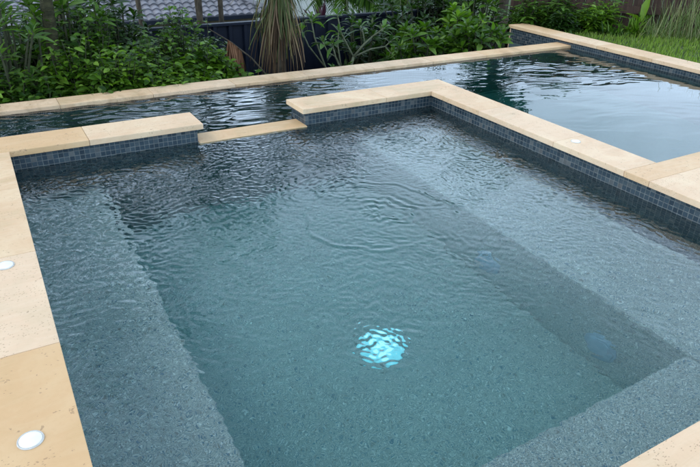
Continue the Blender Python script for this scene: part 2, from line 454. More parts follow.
RC = (1.40, -1.24); LX, LY = .90, -2.05
def spa_h(X, Y):
    near = np.clip((Y + 2.7) / 2.6, 0, 1)                       # calmer toward the front bench
    amp = .009 + .088 * near ** .85
    calm = np.exp(-((X - RC[0]) ** 2 + (Y - RC[1]) ** 2) / .16); amp = amp * (1 - .35 * calm)
    left = np.exp(-((X - .25) ** 2 / .22 + (Y + .45) ** 2 / .30))
    amp = amp + .07 * left
    amp = amp * (1 + .35 * np.clip(blot(X, Y, 5, 3.2), -1, 1)) * (1 + .35 * np.clip(blot(X, Y, 8, 14.), -1, 1))
    LR = np.hypot(X - LX, Y - LY); ll_ = np.exp(-(LR / .17) ** 2) * (w3(X + 3, Y) * .10 + w1(X + 5, Y) * .03)
    Z = w1(X, Y) * amp * .85 + w2(X, Y) * amp * .25 + w3(X, Y) * amp * 1.1
    Z = Z + ll_
    R = np.hypot(X - RC[0], (Y - RC[1]))
    th = np.arctan2(Y - RC[1], X - RC[0])
    Rw = R + .020 * np.sin(3 * th + .5) + .010 * np.sin(7 * th) + .007 * np.sin(13 * th + 1)
    env = np.exp(-((Rw - .34) / .024) ** 2) * (.55 + .3 * np.sin(th * 2 + 1.)) + .85 * np.exp(-((np.hypot(X - RC[0] - .07, Y - RC[1]) - .10) / .06) ** 2)
    Z += .0019 * env * np.sin(2 * pi * Rw / .055)
    return Z
xs = np.linspace(x0 - .01, x1 + .01, 600); ys_ = np.linspace(y0 - .01, y1 + .005, 650)
make_water('spa_water', xs, ys_, lambda X, Y: (Y < .02) | ((X < GA - OV) | (X > GB + OV)) , spa_h, FZ - .05, M['spa_water'], 'rippled teal water filling the spa')

v1 = wavefield(11, 44, .05, .12, radians(76), .2); v2 = wavefield(12, 26, .18, .5, radians(66), .4); v3 = wavefield(13, 30, .035, .08, radians(70), .5)
def pool_h(X, Y):
    chan = 1 / (1 + np.exp((X - 2.45) / .12))                    # livelier water behind the spa
    mid = np.exp(-((X - 4.05) / .75) ** 2 - ((Y - .35) / .42) ** 2)
    amp = .006 + .10 * chan + .06 * mid
    return v1(X, Y) * amp + v2(X, Y) * (.004 + .022 * chan + .03 * mid) + v3(X, Y) * (.001 + .03 * chan + .012 * mid)
xs = np.linspace(-3.3, XR + .01, 700); ys_ = np.concatenate([np.linspace(PY - .04, .14, 150), np.linspace(.15, YF + .03, 120)])
ins = lambda X, Y: ((Y > .1) | (X > W + .2)) & ((Y > CB - .025) | (X > PX - .025) | ((Y > .14) & (X > GA - OV - .01) & (X < GB + OV + .01)))
make_water('pool_water', xs, ys_, ins, pool_h, PFZ - .03, M['pool_water'], 'dark calm water of the long pool')

# ------------------------------------------------------------------ fittings
def disc(b, c, r, h, n=32, axis='z', dome=.3, mi=0):
    prof = [(r, 0), (r, h * .6), (r * .9, h * .9), (r * .55, h * (1 + dome * .7)), (0.0001, h * (1 + dome))]
    vs = []; fs = []
    for rr, hh in prof:
        for j in range(n):
            a = 2 * pi * j / n; p = (rr * cos(a), rr * sin(a), hh)
            if axis == '-x': p = (-hh, p[0], p[1])
            vs.append((c[0] + p[0], c[1] + p[1], c[2] + p[2]))
    for i in range(len(prof) - 1):
        for j in range(n): fs.append((i * n + j, i * n + (j + 1) % n, (i + 1) * n + (j + 1) % n, (i + 1) * n + j))
    b.add(vs, fs, mi)
for (x, y, rr, lab) in ((-.114, -2.083, .026, 'round white cap on the plain tan paving slab nearest the viewer'),
                        (-.104, -1.186, .026, 'round white cap on the pitted paving slab at the left edge'),
                        (2.712, -1.176, .023, 'small round white cap on the coping between spa and pool')):
    rt = Root('socket_cap', (x, y, .0005), lab, 'cap', 'white caps set in the stone')
    b = MB(); disc(b, (x, y, .0005), rr, .005); b.build('cap_disc', M['white'], rt, smooth=True)
    b = MB(); n = 40; prof = [(rr * 1.01, .0), (rr * 1.03, .003), (rr * 1.13, .003), (rr * 1.16, .0)]
    vs = [(x + q * cos(2 * pi * j / n), y + q * sin(2 * pi * j / n), .0005 + h) for q, h in prof for j in range(n)]
    b.add(vs, [(i * n + j, (i + 1) * n + j, (i + 1) * n + (j + 1) % n, i * n + (j + 1) % n) for i in range(3) for j in range(n)]); b.build('rim', M['rim'], rt, smooth=True)
# floor light
r = Root('floor_light', (1.28, -1.50, FZ), 'glowing aqua round light on the floor in the middle of the spa', 'pool light')
b = MB(); disc(b, (1.28, -1.50, FZ + .004), .102, .02, 40); b.build('lens', M['glow'], r, smooth=True)
b = MB(); disc(b, (1.28, -1.50, FZ + .026), .055, .012, 32); b.build('bulb', M['bulb'], r, smooth=True)
for k in range(6):
    b = MB()
    a = 2 * pi * k / 6; ca, sa = cos(a), sin(a)
    p = [(1.28 + ca * q, -1.50 + sa * q, FZ + hh) for q, hh in ((.108, .012), (.128, .006))]
    b.tube(p, [.006, .006], 6); b.build('clip', M['steel'], r)
for (y, z, lab) in ((-1.326, -.902, 'faint blue round light low on the bench face, farther from the viewer'),
                    (-2.069, -.892, 'faint blue round light low on the bench face, near the front bench')):
    r = Root('spa_light', (rx, y, z), lab, 'pool light', 'blue lights on the spa bench face')
    b = MB(); disc(b, (rx, y, z), .088, .012, 32, '-x'); b.build('trim_ring', M['lens'], r, smooth=True)
    b = MB(); disc(b, (rx - .0125, y, z), .066, .012, 32, '-x'); b.build('lens', M['lens'], r, smooth=True)
for (x, y, lab) in ((3.75, -.95, 'pale blue round fitting under the pool water close to the coping'),
                    (4.5, -1.25, 'white round fitting under the pool water close to the deck')):
    b = MB(); disc(b, (0, 0, 0), .06, .012); o = b.build('pool_fitting', M['lens' if x < 4 else 'cover'], smooth=True)
    o.location = (x, y, PFZ); tag(o, lab, 'pool fitting', 'fittings on the pool floor')

# ------------------------------------------------------------------ ground
def gh(x, y):
    n = .03 * sin(1.7 * x + .6 * y) * cos(1.3 * y - .4 * x)
    if x > 5.25:
        d = max(0., y - (3.0 - .1 * (x - 5)))
        z = -.088 + n * .6 - .35 * d if y < 3.4 else -.25 - .22 * (y - 3)
        if x < 5.6: z = min(z, -.088)
        z = max(z, -.088 - .35 * d) if d > 0 else z
        g = -.35 - .34 * (y - 1.2)
        k = min(1, max(0, (x - 5.25) / .9)) if y > 1.9 else 1
        z = z * k + g * (1 - k)
    elif y > 1.21: z = -.32 - .34 * (y - 1.15) + n
    elif -2.5 < x and y > -5.35: z = -1.75
    else: z = -.15 if y < -5.35 else -.35
    if y > 4.2: 
        t = min(1, (y - 4.2) / 12); base = gh(x, 4.2); z = base * (1 - t) + (-5.4) * t
        z = min(z, base)
    return z
def grid(xs, ys, m, name, label):
    b = MB(); vs = [(x, y, gh(x, y)) for y in ys for x in xs]; nx = len(xs)
    b.add(vs, [(j * nx + i, j * nx + i + 1, (j + 1) * nx + i + 1, (j + 1) * nx + i) for j in range(len(ys) - 1) for i in range(nx - 1)])
    o = b.build(name, m, smooth=False); return tag(o, label, kind='structure')
gx = [-400, -120, -40, -15, -8, -5, -3.5, -2.52, -2.48] + [-2.3 + .3 * i for i in range(24)] + [5.13, 5.27] + [5.35 + .25 * i for i in range(24)] + [12, 14, 18, 30, 60, 140, 400]
gx = sorted(g for g in gx if not (5.13 < g < 5.27))
gy = [-300, -80, -20, -8, -5.37, -5.33, -4, -3, -2, -1, -.5, 0, .5, .9, .97, 1.08, 1.215] + [1.3 + .2 * i for i in range(15)] + [4.3, 4.7, 5.2, 6, 7, 8, 10, 12, 14, 16.2, 20, 30, 60, 150, 400]
GRD = grid(gx, gy, M['soil'], 'ground', 'dark garden soil falling away behind the pool')
# give the lawn half its own material
GRD.data.materials.append(M['ground'])
for p in GRD.data.polygons:
    c = p.center
    if (c.x > 5.2 and c.y < 2.6) or c.y > 4.5 or c.y < -5.3 or c.x < -2.5: p.material_index = 1

# ------------------------------------------------------------------ fences
r = Root('navy_fence', (2, 3.2, -1.3), 'dark navy ribbed steel fence behind the planting', 'fence')
b = MB(); xq = -3.2; prof = []
while xq < 5.3:
    prof += [(xq, 3.2), (xq + .055, 3.2), (xq + .07, 3.17), (xq + .105, 3.17), (xq + .12, 3.2)]; xq += .17
vs = []
for (x, y) in prof: vs += [(x, y, -1.35), (x, y, -.055)]
n_ = len(prof); b.add(vs, [(2 * i, 2 * i + 2, 2 * i + 3, 2 * i + 1) for i in range(n_ - 1)])
off = len(b.v); b.add([(x, y + .01, z) for x, y, z in vs], [(2 * i + 1, 2 * i + 3, 2 * i + 2, 2 * i) for i in range(n_ - 1)])
b.build('ribbed_panel', M['navy'], r)
b = MB(); b.box(-3.22, 5.3, 3.155, 3.225, -.056, -.028); b.build('top_rail', M['navy'], r, bevel=.003)
for k in range(5):
    xk = -3.2 + k * 2.12
    b = MB(); b.box(xk - .03, xk + .03, 3.215, 3.265, -1.4, -.03); b.build('post', M['navy'], r)

A = Vector((5.45, 2.33, 0)); Bv = Vector((10.1, -1.55, 0)); dv = (Bv - A); Lf = dv.length; dv.normalize(); nv = Vector((-dv.y, dv.x, 0))
r = Root('timber_fence', tuple(A + dv * 2) , 'dark brown timber paling fence at the back of the lawn', 'fence')
r.matrix_world_loc = tuple(A + dv * 2)
b = MB(); s_ = 0
while s_ < Lf:
    w_ = .095; p0 = A + dv * s_ + nv * random.uniform(0, .006); p1 = p0 + dv * w_; h_ = .42 + random.uniform(-.02, .02)
    q = [p0, p1, p1 + nv * .016, p0 + nv * .016]
    b.add([(v.x, v.y, -.6) for v in q] + [(v.x, v.y, h_) for v in q], [(0, 3, 2, 1), (4, 5, 6, 7), (0, 1, 5, 4), (1, 2, 6, 5), (2, 3, 7, 6), (3, 0, 4, 7)]); s_ += .104
b.build('palings', M['timber'], r)
for z in (.12, .36):
    b = MB(); q = [A - nv * .045, Bv - nv * .045, Bv - nv * .002, A - nv * .002]
    b.add([(v.x, v.y, z - .04) for v in q] + [(v.x, v.y, z + .04) for v in q], [(0, 3, 2, 1), (4, 5, 6, 7), (0, 1, 5, 4), (1, 2, 6, 5), (2, 3, 7, 6), (3, 0, 4, 7)])
    b.build('rail', M['timber'], r)
k = 0.3
while k < Lf:
    p0 = A + dv * k - nv * .10; q = [p0, p0 + dv * .1, p0 + dv * .1 + nv * .054, p0 + nv * .054]
    b = MB(); b.add([(v.x, v.y, -.6) for v in q] + [(v.x, v.y, .38) for v in q], [(0, 3, 2, 1), (4, 5, 6, 7), (0, 1, 5, 4), (1, 2, 6, 5), (2, 3, 7, 6), (3, 0, 4, 7)])
    b.build('post', M['timber'], r); k += 2.2

# ------------------------------------------------------------------ neighbouring houses
def roof_plane(b, x0, x1, y0, z0, rows, pitch, hip=True, tw=.3, rl=.32):
    sp_, cp = sin(pitch), cos(pitch)
    for i in range(rows):
        a = i * rl; xx0 = x0 + (a * cp if hip else 0); xx1 = x1 - (a * cp if hip else 0)
        if xx1 - xx0 < .3: break
        n = int((xx1 - xx0) / (tw / 6)); vs = []
        k0 = int(xx0 / (tw / 6))
        for j in range(n):
            x = (k0 + j) * tw / 6; ph = (k0 + j) % 6
            w_ = (0, .03, .042, .03, 0, -.03)[ph]
            off = (i % 2) * .0
            for (s_, lift) in ((a - .03, .06), (a + rl, .006)):
                vs.append((x, y0 + s_ * cp - (lift + w_) * sp_, z0 + s_ * sp_ + (lift + w_) * cp))
            vs.append((x, y0 + (a - .03) * cp, z0 + (a - .03) * sp_ - .01))
        b.add(vs, [(3 * j, 3 * j + 3, 3 * j + 4, 3 * j + 1) for j in range(n - 1)] + [(3 * j + 2, 3 * j + 5, 3 * j + 3, 3 * j) for j in range(n - 1)])
HY = 20.0; HZ = -2.78
r = Root('tiled_house', (2, 24, -5.4), 'neighbouring house with a grey tiled hip roof below the fence line', 'house')
b = MB(); roof_plane(b, -12, 10.1, HY, HZ, 20, radians(23)); b.build('roof', M['roof'], r)
pb_ = MB(); a = 20 * .32; cp, sp_ = cos(radians(23)), sin(radians(23))
pb_.add([(10.1, HY, HZ), (10.1, HY + 2 * a * cp, HZ), (10.1 - a * cp, HY + a * cp, HZ + a * sp_)], [(0, 1, 2)])
pb_.add([(-12, HY + 2 * a * cp, HZ), (10.1, HY + 2 * a * cp, HZ), (10.1 - a * cp, HY + a * cp, HZ + a * sp_), (-12 + a * cp, HY + a * cp, HZ + a * sp_)], [(0, 1, 2, 3)])
pb_.add([(-12, HY, HZ), (-12, HY + 2 * a * cp, HZ), (-12 + a * cp, HY + a * cp, HZ + a * sp_)], [(0, 1, 2)])
pb_.build('rear_roof', M['roof'], r)
b = MB(); b.tube([(10.1, HY, HZ + .07), (10.1 - a * cp, HY + a * cp, HZ + a * sp_ + .07)], [.11, .11], 8); b.build('hip_ridge', M['roof'], r)
b = MB(); b.box(-12.1, 10.2, HY - .16, HY - .02, HZ - .13, HZ + .0); b.build('gutter', M['navy'], r)
b = MB(); b.box(-11.5, 9.6, HY + .5, HY + 2 * a * cp - .5, -6.6, HZ - .02); b.build('wall', M['brick'], r)
for xk in (-6, -1, 4):
    b = MB(); b.box(xk, xk + 1.6, HY + .47, HY + .52, -5, -3.6); b.build('window', M['glass'], r)
r = Root('white_house', (14, 30, -5.4), 'pale neighbouring building seen beyond the navy fence', 'house')
b = MB(); b.box(9.5, 23, 25, 32, -6.6, -1.6); b.build('wall', M['wall_white'], r)
b = MB(); b.add([(9, 24.4, -1.9), (23.5, 24.4, -1.9), (23.5, 28.5, -.3), (9, 28.5, -.3), (9, 32.6, -1.9), (23.5, 32.6, -1.9)], [(0, 1, 2, 3), (3, 2, 5, 4), (0, 3, 4), (1, 5, 2)]); b.build('roof', M['roof'], r)
b = MB(); b.box(8.95, 23.55, 24.25, 24.38, -2.05, -1.88); b.build('gutter', M['wall_white'], r)

# ------------------------------------------------------------------ plants
def V3(*a): return Vector(a)
def rdir(elev0, elev1, az0=0, az1=2 * pi):
    e = random.uniform(elev0, elev1); a = random.uniform(az0, az1)
    return V3(cos(e) * cos(a), cos(e) * sin(a), sin(e))
def bentpath(p, d, L, n=5, jit=.18, up=.15):
    pts = [Vector(p)]; d = Vector(d).normalized()
    for i in range(n):
        d = (d + V3(random.gauss(0, jit), random.gauss(0, jit), random.gauss(0, jit) * .6 + up * .3)).normalized()
        pts.append(pts[-1] + d * (L / n))
    return pts
def twig_shrub(base, R, H, label, shoots=26, leaves=26, ll=.06, lw=.032, m='leaf_mid', bare=.15, group='leafy shrubs behind the pool edge', name='shrub', cat='shrub', lean=(0, 0), flat=1., up=.15):
    bz = Vector(base); r = Root(name, tuple(base), label, cat, group)
    st = MB(); fo = MB()
    for i in range(shoots):
        a = random.uniform(0, 2 * pi); rr = R * math.sqrt(random.random()); h = H * random.uniform(.45, 1.0) * (1 - .35 * (rr / R) ** 2)
        tgt = bz + V3(rr * cos(a) + lean[0], rr * sin(a) * flat + lean[1], h)
        p0 = bz + V3(.25 * R * cos(a) * random.random(), .2 * R * sin(a) * random.random(), 0)
        mid = (p0 + tgt) / 2 + V3(random.gauss(0, .05), random.gauss(0, .05), .08 * h)
        pts = []
        for k in range(8):
            t = k / 7; pts.append(p0 * (1 - t) ** 2 + mid * 2 * t * (1 - t) + tgt * t * t)
        st.tube(pts, [.0045 * (1 - .8 * k / 7) * (1 + H) for k in range(8)], 5)
        nl = int(leaves * random.uniform(.7, 1.2)); ph = random.random() * 6
        for j in range(nl):
            t = bare + (1 - bare) * (j + random.random() * .6) / nl; t = min(t, 1)
            p = p0 * (1 - t) ** 2 + mid * 2 * t * (1 - t) + tgt * t * t
            ph += 2.4; sd = V3(cos(ph), sin(ph), random.uniform(-.1, .6))
            # short side twigs hold the leaves off the stem
            off = sd.normalized() * random.uniform(0, .10) * (1.25 - t)
            s_ = random.uniform(.55, 1.25) * (1.1 - .3 * t)
            fo.leaf(p + off, sd + V3(0, 0, .1), ll * s_, lw * s_, random.uniform(.1, .5), .3)
            if random.random() < .55:
                fo.leaf(p + off * 1.6, V3(-sd.y, sd.x, .2), ll * s_, lw * s_, random.uniform(.1, .5), .3)
    st.build('stems', M['twig'], r, smooth=True); fo.build('foliage', M[m], r, smooth=True)
    return r
def whorl(fo, p, d, n, L, w, bend=.35, fold=.3):
    d = Vector(d).normalized(); a = d.cross(V3(0, 0, 1))
    if a.length < .1: a = V3(1, 0, 0)
    a.normalize(); b = d.cross(a); ph = random.random() * 6
    for i in range(n):
        ph += 2.4; t = i / n
        out = (a * cos(ph) + b * sin(ph)) * (1.1 - .75 * t) + d * (.25 + .9 * t)
        s_ = random.uniform(.75, 1.1) * (1 - .35 * t)
        fo.leaf(p - d * (.05 * (1 - t)), out, L * s_, w * s_, random.uniform(.5, 1.3) * bend, fold)
def whorl_shrub(base, R, H, label, tips=16, nl=12, L=.17, w=.045, m='leaf_long', group='long-leaved shrubs', name='long_leaf_shrub', cat='shrub', stemr=.011, bend=.35, ymin=None, flat=1.):
    bz = Vector(base); r = Root(name, tuple(base), label, cat, group); st = MB(); fo = MB()
    for i in range(tips):
        a = 2 * pi * (i + random.random()) / tips * 2.7; rr = R * math.sqrt((i + .5) / tips); h = H * random.uniform(.35, 1.) * (1 - .25 * rr / R)
        tgt = bz + V3(rr * cos(a), rr * sin(a) * flat, h); p0 = bz + V3(rr * cos(a) * .15, rr * sin(a) * .15, 0)
        mid = p0 * .45 + tgt * .55 + V3(random.gauss(0, .05), random.gauss(0, .05), -.05 * h)
        pts = [p0 * (1 - t) ** 2 + mid * 2 * t * (1 - t) + tgt * t * t for t in [k / 6 for k in range(7)]]
        st.tube(pts, [stemr * (1.2 - .6 * k / 6) for k in range(7)], 6)
        d = (pts[-1] - pts[-2]).normalized() + V3(0, 0, .25)
        whorl(fo, pts[-1], d, nl, L, w, bend)
        if random.random() < .5: whorl(fo, pts[4], pts[4] - pts[3] + V3(random.gauss(0, .02), random.gauss(0, .02), .02), max(4, nl // 2), L * .8, w * .85, bend)
    st.build('stems', M['twig'], r, smooth=True); fo.build('foliage', M[m], r, smooth=True)
    return r
def strap_plant(base, n, L, w, label, m='leaf_fresh', group=None, name='strap_leaf_plant', cat='plant', e0=.5, e1=1.35, bend=.7, spread=.04):
    r = Root(name, tuple(base), label, cat, group); fo = MB()
    for i in range(n):
        d = rdir(e0, e1); p = Vector(base) + V3(random.gauss(0, spread), random.gauss(0, spread), 0)
        l_ = L * random.uniform(.55, 1.1); seg = 6; side = V3(-d.y, d.x, 0).normalized(); vs = []; 
        for k in range(seg + 1):
            t = k / seg; c = p + d * (l_ * t) + V3(0, 0, -bend * l_ * t * t * cos(math.asin(min(1, d.z))) * 1.2)
            hw = w * .5 * (1 - t) ** .6 * (.4 + .6 * min(1, t * 4)) + .0006
            vs += [c - side * hw, c + V3(0, 0, -hw * .3), c + side * hw]
        fs = []
        for k in range(seg): a = 3 * k; fs += [(a, a + 1, a + 4, a + 3), (a + 1, a + 2, a + 5, a + 4)]
        fo.add(vs, fs)
    fo.build('leaves', M[m], r, smooth=True); return r
def frond(fo, st, p, d, L, droop, n=26, ll=.35, lw=.022, hang=.5):
    d = Vector(d).normalized(); pts = []
    for k in range(9):
        t = k / 8; pts.append(Vector(p) + d * (L * t) + V3(0, 0, -droop * L * t * t))
    st.tube(pts, [.014 * (1 - .85 * k / 8) for k in range(9)], 5)
    for i in range(n):
        t = .12 + .88 * i / n; k = min(7, int(t * 8)); q = pts[k].lerp(pts[k + 1], t * 8 - k); dd = (pts[k + 1] - pts[k]).normalized()
        sd = dd.cross(V3(0, 0, 1)); 
        if sd.length < .1: sd = V3(1, 0, 0)
        sd.normalize()
        for sg in (-1, 1):
            l_ = ll * (1 - .55 * abs(t - .4)) * random.uniform(.85, 1.1)
            fo.leaf(q, sd * sg + dd * .7 + V3(0, 0, -.15), l_, lw, hang * random.uniform(.6, 1.3), .4, roll=random.uniform(-.3, .3), shape=1)
def palm(base, H, rad, label, nf=14, L=1.5, ll=.35, group='palms and slim trees', trunkm='bark', lean=(0, 0), rings=True, skirt=0):
    r = Root('palm_tree', tuple(base), label, 'palm tree', group); st = MB(); b0 = Vector(base); top = b0 + V3(lean[0], lean[1], H)
    n = int(H / .045) if rings else 14; pts = []; rr = []
    for k in range(n + 1):
        t = k / n; pts.append(b0.lerp(top, t) + V3(.02 * sin(3 * t + b0.x), 0, 0)); rr.append(rad * (1.15 - .25 * t) * (1 + (.06 if k % 2 else -.03) * rings))
    st.tube(pts, rr, 12); st.build('trunk', M[trunkm], r, smooth=not rings)
    fo = MB(); rs = MB()
    for i in range(nf):
        a = i * 2.4; e = random.uniform(.05, 1.2)
        frond(fo, rs, top, V3(cos(e) * cos(a), cos(e) * sin(a), sin(e)), L * random.uniform(.8, 1.1), random.uniform(.45, .8), ll=ll)
    rs.build('frond_stalks', M['stem'], r, smooth=True); fo.build('fronds', M['leaf_mid'], r, smooth=True)
    return r

# left part : ringed palm, long-leaved shrub, small-leaved shrubs
palm((.415, 1.92, -.75), 3.1, .042, 'mossy ringed palm trunk rising through the shrubs at the left', 16, 1.3, .32, trunkm='moss', lean=(.12, .0))
whorl_shrub((.12, 1.75, -.55), .42, 1.12, 'long-leaved shrub with pale leaves left of the mossy palm trunk', 44, 11, .18, .038)
whorl_shrub((-.45, 1.9, -.55), .45, 1.1, 'long-leaved shrub at the far left beyond the pool edge', 18, 10, .2, .04)
whorl_shrub((-1.3, 2.0, -.6), .55, 1.1, 'broad dark shrub outside the left of the planting bed', 18, 10, .2, .05, m='leaf_dark')
LS = [((.22, 1.42, -.42), .20, .44, 'leaf_mid', 'low shrub growing in front of the long-leaved shrub'),
      ((.58, 1.62, -.48), .24, .68, 'leaf_fresh', 'fresh green shrub just right of the mossy palm trunk'),
      ((.86, 1.48, -.42), .24, .56, 'leaf_fresh', 'yellow-green shrub, second one right of the mossy trunk'),
      ((1.14, 1.75, -.5), .26, .62, 'leaf_mid', 'mid-green shrub under the tiled roof view'),
      ((1.10, 1.38, -.40), .20, .42, 'leaf_fresh', 'bright low shrub against the pool edge'),
      ((1.38, 1.52, -.45), .21, .46, 'leaf_fresh', 'bushy bright shrub in front of the vine'),
      ((1.42, 2.05, -.6), .26, .98, 'leaf_mid', 'tall shrub climbing above the navy fence'),
      ((1.72, 2.2, -.65), .20, .80, 'leaf_mid', 'slender shrub between the tall shrub and the rusty frond'),
      ((.95, 2.3, -.65), .30, .95, 'leaf_dark', 'dark shrub in the back row near the fence'),
      ((.75, 2.0, -.6), .22, 1.02, 'leaf_mid', 'upright shrub in the back row beside the palm trunk'),
      ((1.90, 1.75, -.5), .20, .36, 'leaf_fresh', 'small bright shrub below the rusty frond'),
      ((-.2, 1.35, -.4), .25, .42, 'leaf_fresh', 'low bright shrub at the left end of the pool edge')]
for (p, R, H, m, lab) in LS:
    twig_shrub(p, R * 1.1, H * 1.16, lab, int(44 * (R / .22)), 30, .078, .040, m)
LS2 = [((.50, 2.35, -.7), .34, 1.30, 'leaf_mid', 'tall dense shrub behind the mossy palm trunk, against the fence'),
       ((.88, 2.65, -.8), .32, 1.35, 'leaf_dark', 'tall dark shrub at the fence hiding the left end of the tiled roof'),
       ((.16, 2.5, -.75), .36, 1.25, 'leaf_dark', 'dark shrub behind the long-leaved shrub with pale leaves'),
       ((1.22, 2.45, -.75), .30, 1.0, 'leaf_mid', 'mid-green shrub against the fence below the tiled roof'),
       ((1.60, 1.85, -.5), .24, .62, 'leaf_fresh', 'leafy shrub at the foot of the tall fence shrub'),
       ((1.0, 1.95, -.55), .26, .72, 'leaf_mid', 'rounded shrub in the middle of the left planting bed'),
       ((.70, 1.40, -.40), .20, .45, 'leaf_mid', 'low leafy shrub right of the mossy trunk at the stone edge'),
       ((.05, 1.6, -.48), .22, .60, 'leaf_mid', 'leafy shrub at the left edge of the photo')]
for (p, R, H, m, lab) in LS2:
    twig_shrub(p, R * 1.1, H, lab, int(52 * (R / .22)), 36, .088, .044, m)
# low plants along the edge
for i, (x, R, H, m) in enumerate(((.38, .15, .26, 'leaf_dark'), (.72, .15, .24, 'leaf_mid'), (1.26, .15, .27, 'leaf_mid'), (1.56, .16, .26, 'leaf_fresh'), (1.76, .14, .26, 'leaf_mid'), (2.02, .15, .27, 'leaf_dark'))):
    twig_shrub((x, 1.30, -.36), R, H, ('dark', 'mid-green', 'leafy', 'bright', 'small', 'deep green')[i] + ' ground cover plant hugging the stone edge ' + ('beside the mossy trunk', 'right of the mossy trunk', 'below the yellow-green shrubs', 'below the tall fence shrub', 'left of the rusty frond', 'under the rusty frond')[i],
               26, 14, .045, .028, m, .05, group='ground cover along the pool edge', name='ground_cover_plant', cat='plant')

# rusty fallen frond leaning beside the skirted palm
r = Root('fallen_frond', (2.05, 1.9, -.2), 'rusty brown dead palm frond on a slanting stalk before the navy fence', 'dead frond')
b = MB(); b.tube([(1.72, 2.0, .14), (1.9, 1.97, .02), (2.06, 1.92, -.12), (2.2, 1.88, -.30), (2.26, 1.86, -.48)], [.004, .006, .008, .010, .012], 6); b.build('stalk', M['bark'], r, smooth=True)
b = MB()
for i in range(60):
    t = random.random(); p = V3(1.86 + .12 * t, 1.95, .05 - .10 * t)
    b.leaf(p, V3(random.gauss(-.05, .16), random.gauss(0, .15), -1), random.uniform(.16, .30), .014, .1, .3, shape=1)
b.build('dry_leaflets', M['rust'], r, smooth=True)

# skirted palm: drooping green blades over a skirt of dead leaves
r = Root('skirted_palm', (2.36, 2.0, -.8), 'short palm with drooping olive blades over a skirt of dry leaves', 'palm tree')
b = MB(); b.tube([(2.36, 2.02, -.9), (2.36, 2.0, -.3), (2.37, 2.0, .55)], [.07, .06, .045], 10); b.build('trunk', M['bark'], r, smooth=True)
def drape(b, c, n, L0, L1, out, w, zz):
    for i in range(n):
        a = random.uniform(0, 2 * pi); o_ = out * random.uniform(.2, 1.25); L = random.uniform(L0, L1) * random.choice((.6, .8, 1, 1)); z = zz + random.uniform(-.12, .12)
        d = V3(cos(a), sin(a), 0); side = V3(-d.y, d.x, 0); vs = []; seg = 7
        side = (side + d * random.uniform(-.5, .5)).normalized(); sw = random.gauss(0, .10)
        for k in range(seg + 1):
            t = k / seg
            q = Vector(c) + V3(0, 0, z) + d * (o_ * (1 - (1 - t) ** 2.2) ) + V3(0, 0, .10 * sin(min(1, t * 2.2) * pi) * (o_ / out) - L * t ** 1.7) + side * (sw * t)
            hw = w * .5 * (1 - t * .8) + .001; vs += [q - side * hw, q + side * hw]
        b.add(vs, [(2 * k, 2 * k + 1, 2 * k + 3, 2 * k + 2) for k in range(seg)])
b = MB(); drape(b, (2.37, 2.0, 0), 150, .25, .58, .21, .014, .40); b.build('green_blades', M['leaf_olive'], r, smooth=True)
b = MB(); drape(b, (2.37, 2.0, 0), 140, .35, .85, .15, .014, .32); b.build('dry_skirt', M['dry'], r, smooth=True)
b = MB()
for i in range(60):
    b.leaf((2.37, 2.0, .5), rdir(.2, 1.4), random.uniform(.35, .6), .02, random.uniform(.2, .7), .3, shape=1)
b.build('crown_blades', M['leaf_olive'], r, smooth=True)

# frangipani-like shrub with bare forking branches
fr = Root('forking_shrub', (3.12, 2.1, -.62), 'open shrub of bare forking branches with leaf rosettes before the navy fence', 'shrub')
st = MB(); fo = MB()
def br(pts, r0, r1, tipn=9, L=.19, w=.048):
    pts = [Vector(p) for p in pts]; n = len(pts)
    st.tube(pts, [r0 + (r1 - r0) * k / (n - 1) for k in range(n)], 7)
    if tipn: whorl(fo, pts[-1], pts[-1] - pts[-2] + V3(0, 0, .03), tipn, L, w, .45, .35)
B0 = (3.14, 2.1, -.62)
br([B0, (3.17, 2.1, -.4), (3.20, 2.08, -.24)], .017, .014, 0)
br([(3.20, 2.08, -.24), (3.31, 2.05, -.11), (3.38, 2.03, -.05)], .012, .008, 0)
br([(3.38, 2.03, -.05), (3.46, 2.0, .01), (3.50, 2.0, .04)], .008, .006, 11)
br([(3.31, 2.05, -.11), (3.30, 2.08, -.01), (3.27, 2.1, .06)], .008, .006, 10)
br([(3.20, 2.08, -.24), (3.38, 2.04, -.17), (3.52, 2.0, -.15), (3.60, 2.0, -.09)], .009, .006, 9)
br([(3.52, 2.0, -.15), (3.56, 1.95, -.21), (3.62, 1.9, -.17)], .006, .005, 7, .13)
br([B0, (3.05, 2.05, -.35), (2.95, 2.0, -.2), (2.90, 1.98, -.06)], .014, .006, 10)
br([(3.05, 2.05, -.35), (3.03, 2.1, -.12), (3.05, 2.12, .02)], .009, .006, 10)
br([(2.95, 2.0, -.2), (2.84, 1.95, -.14), (2.78, 1.95, -.03)], .007, .006, 9)
br([B0, (2.95, 2.2, -.35), (2.85, 2.25, -.05), (2.83, 2.28, .12)], .012, .006, 10)
br([(2.95, 2.2, -.35), (2.76, 2.2, -.12), (2.68, 2.2, .05)], .008, .006, 9)
br([(3.20, 2.08, -.24), (3.12, 2.2, -.02), (3.10, 2.25, .16)], .009, .006, 10)
br([B0, (2.92, 1.95, -.42), (2.86, 1.9, -.27)], .008, .006, 8, .12)
br([B0, (3.25, 1.95, -.42), (3.36, 1.85, -.30)], .008, .006, 8, .13)
br([B0, (3.05, 1.9, -.38), (3.04, 1.85, -.24)], .008, .006, 8, .12)
st.build('branches', M['stem'], fr, smooth=True); fo.build('foliage', M['leaf_long'], fr, smooth=True)

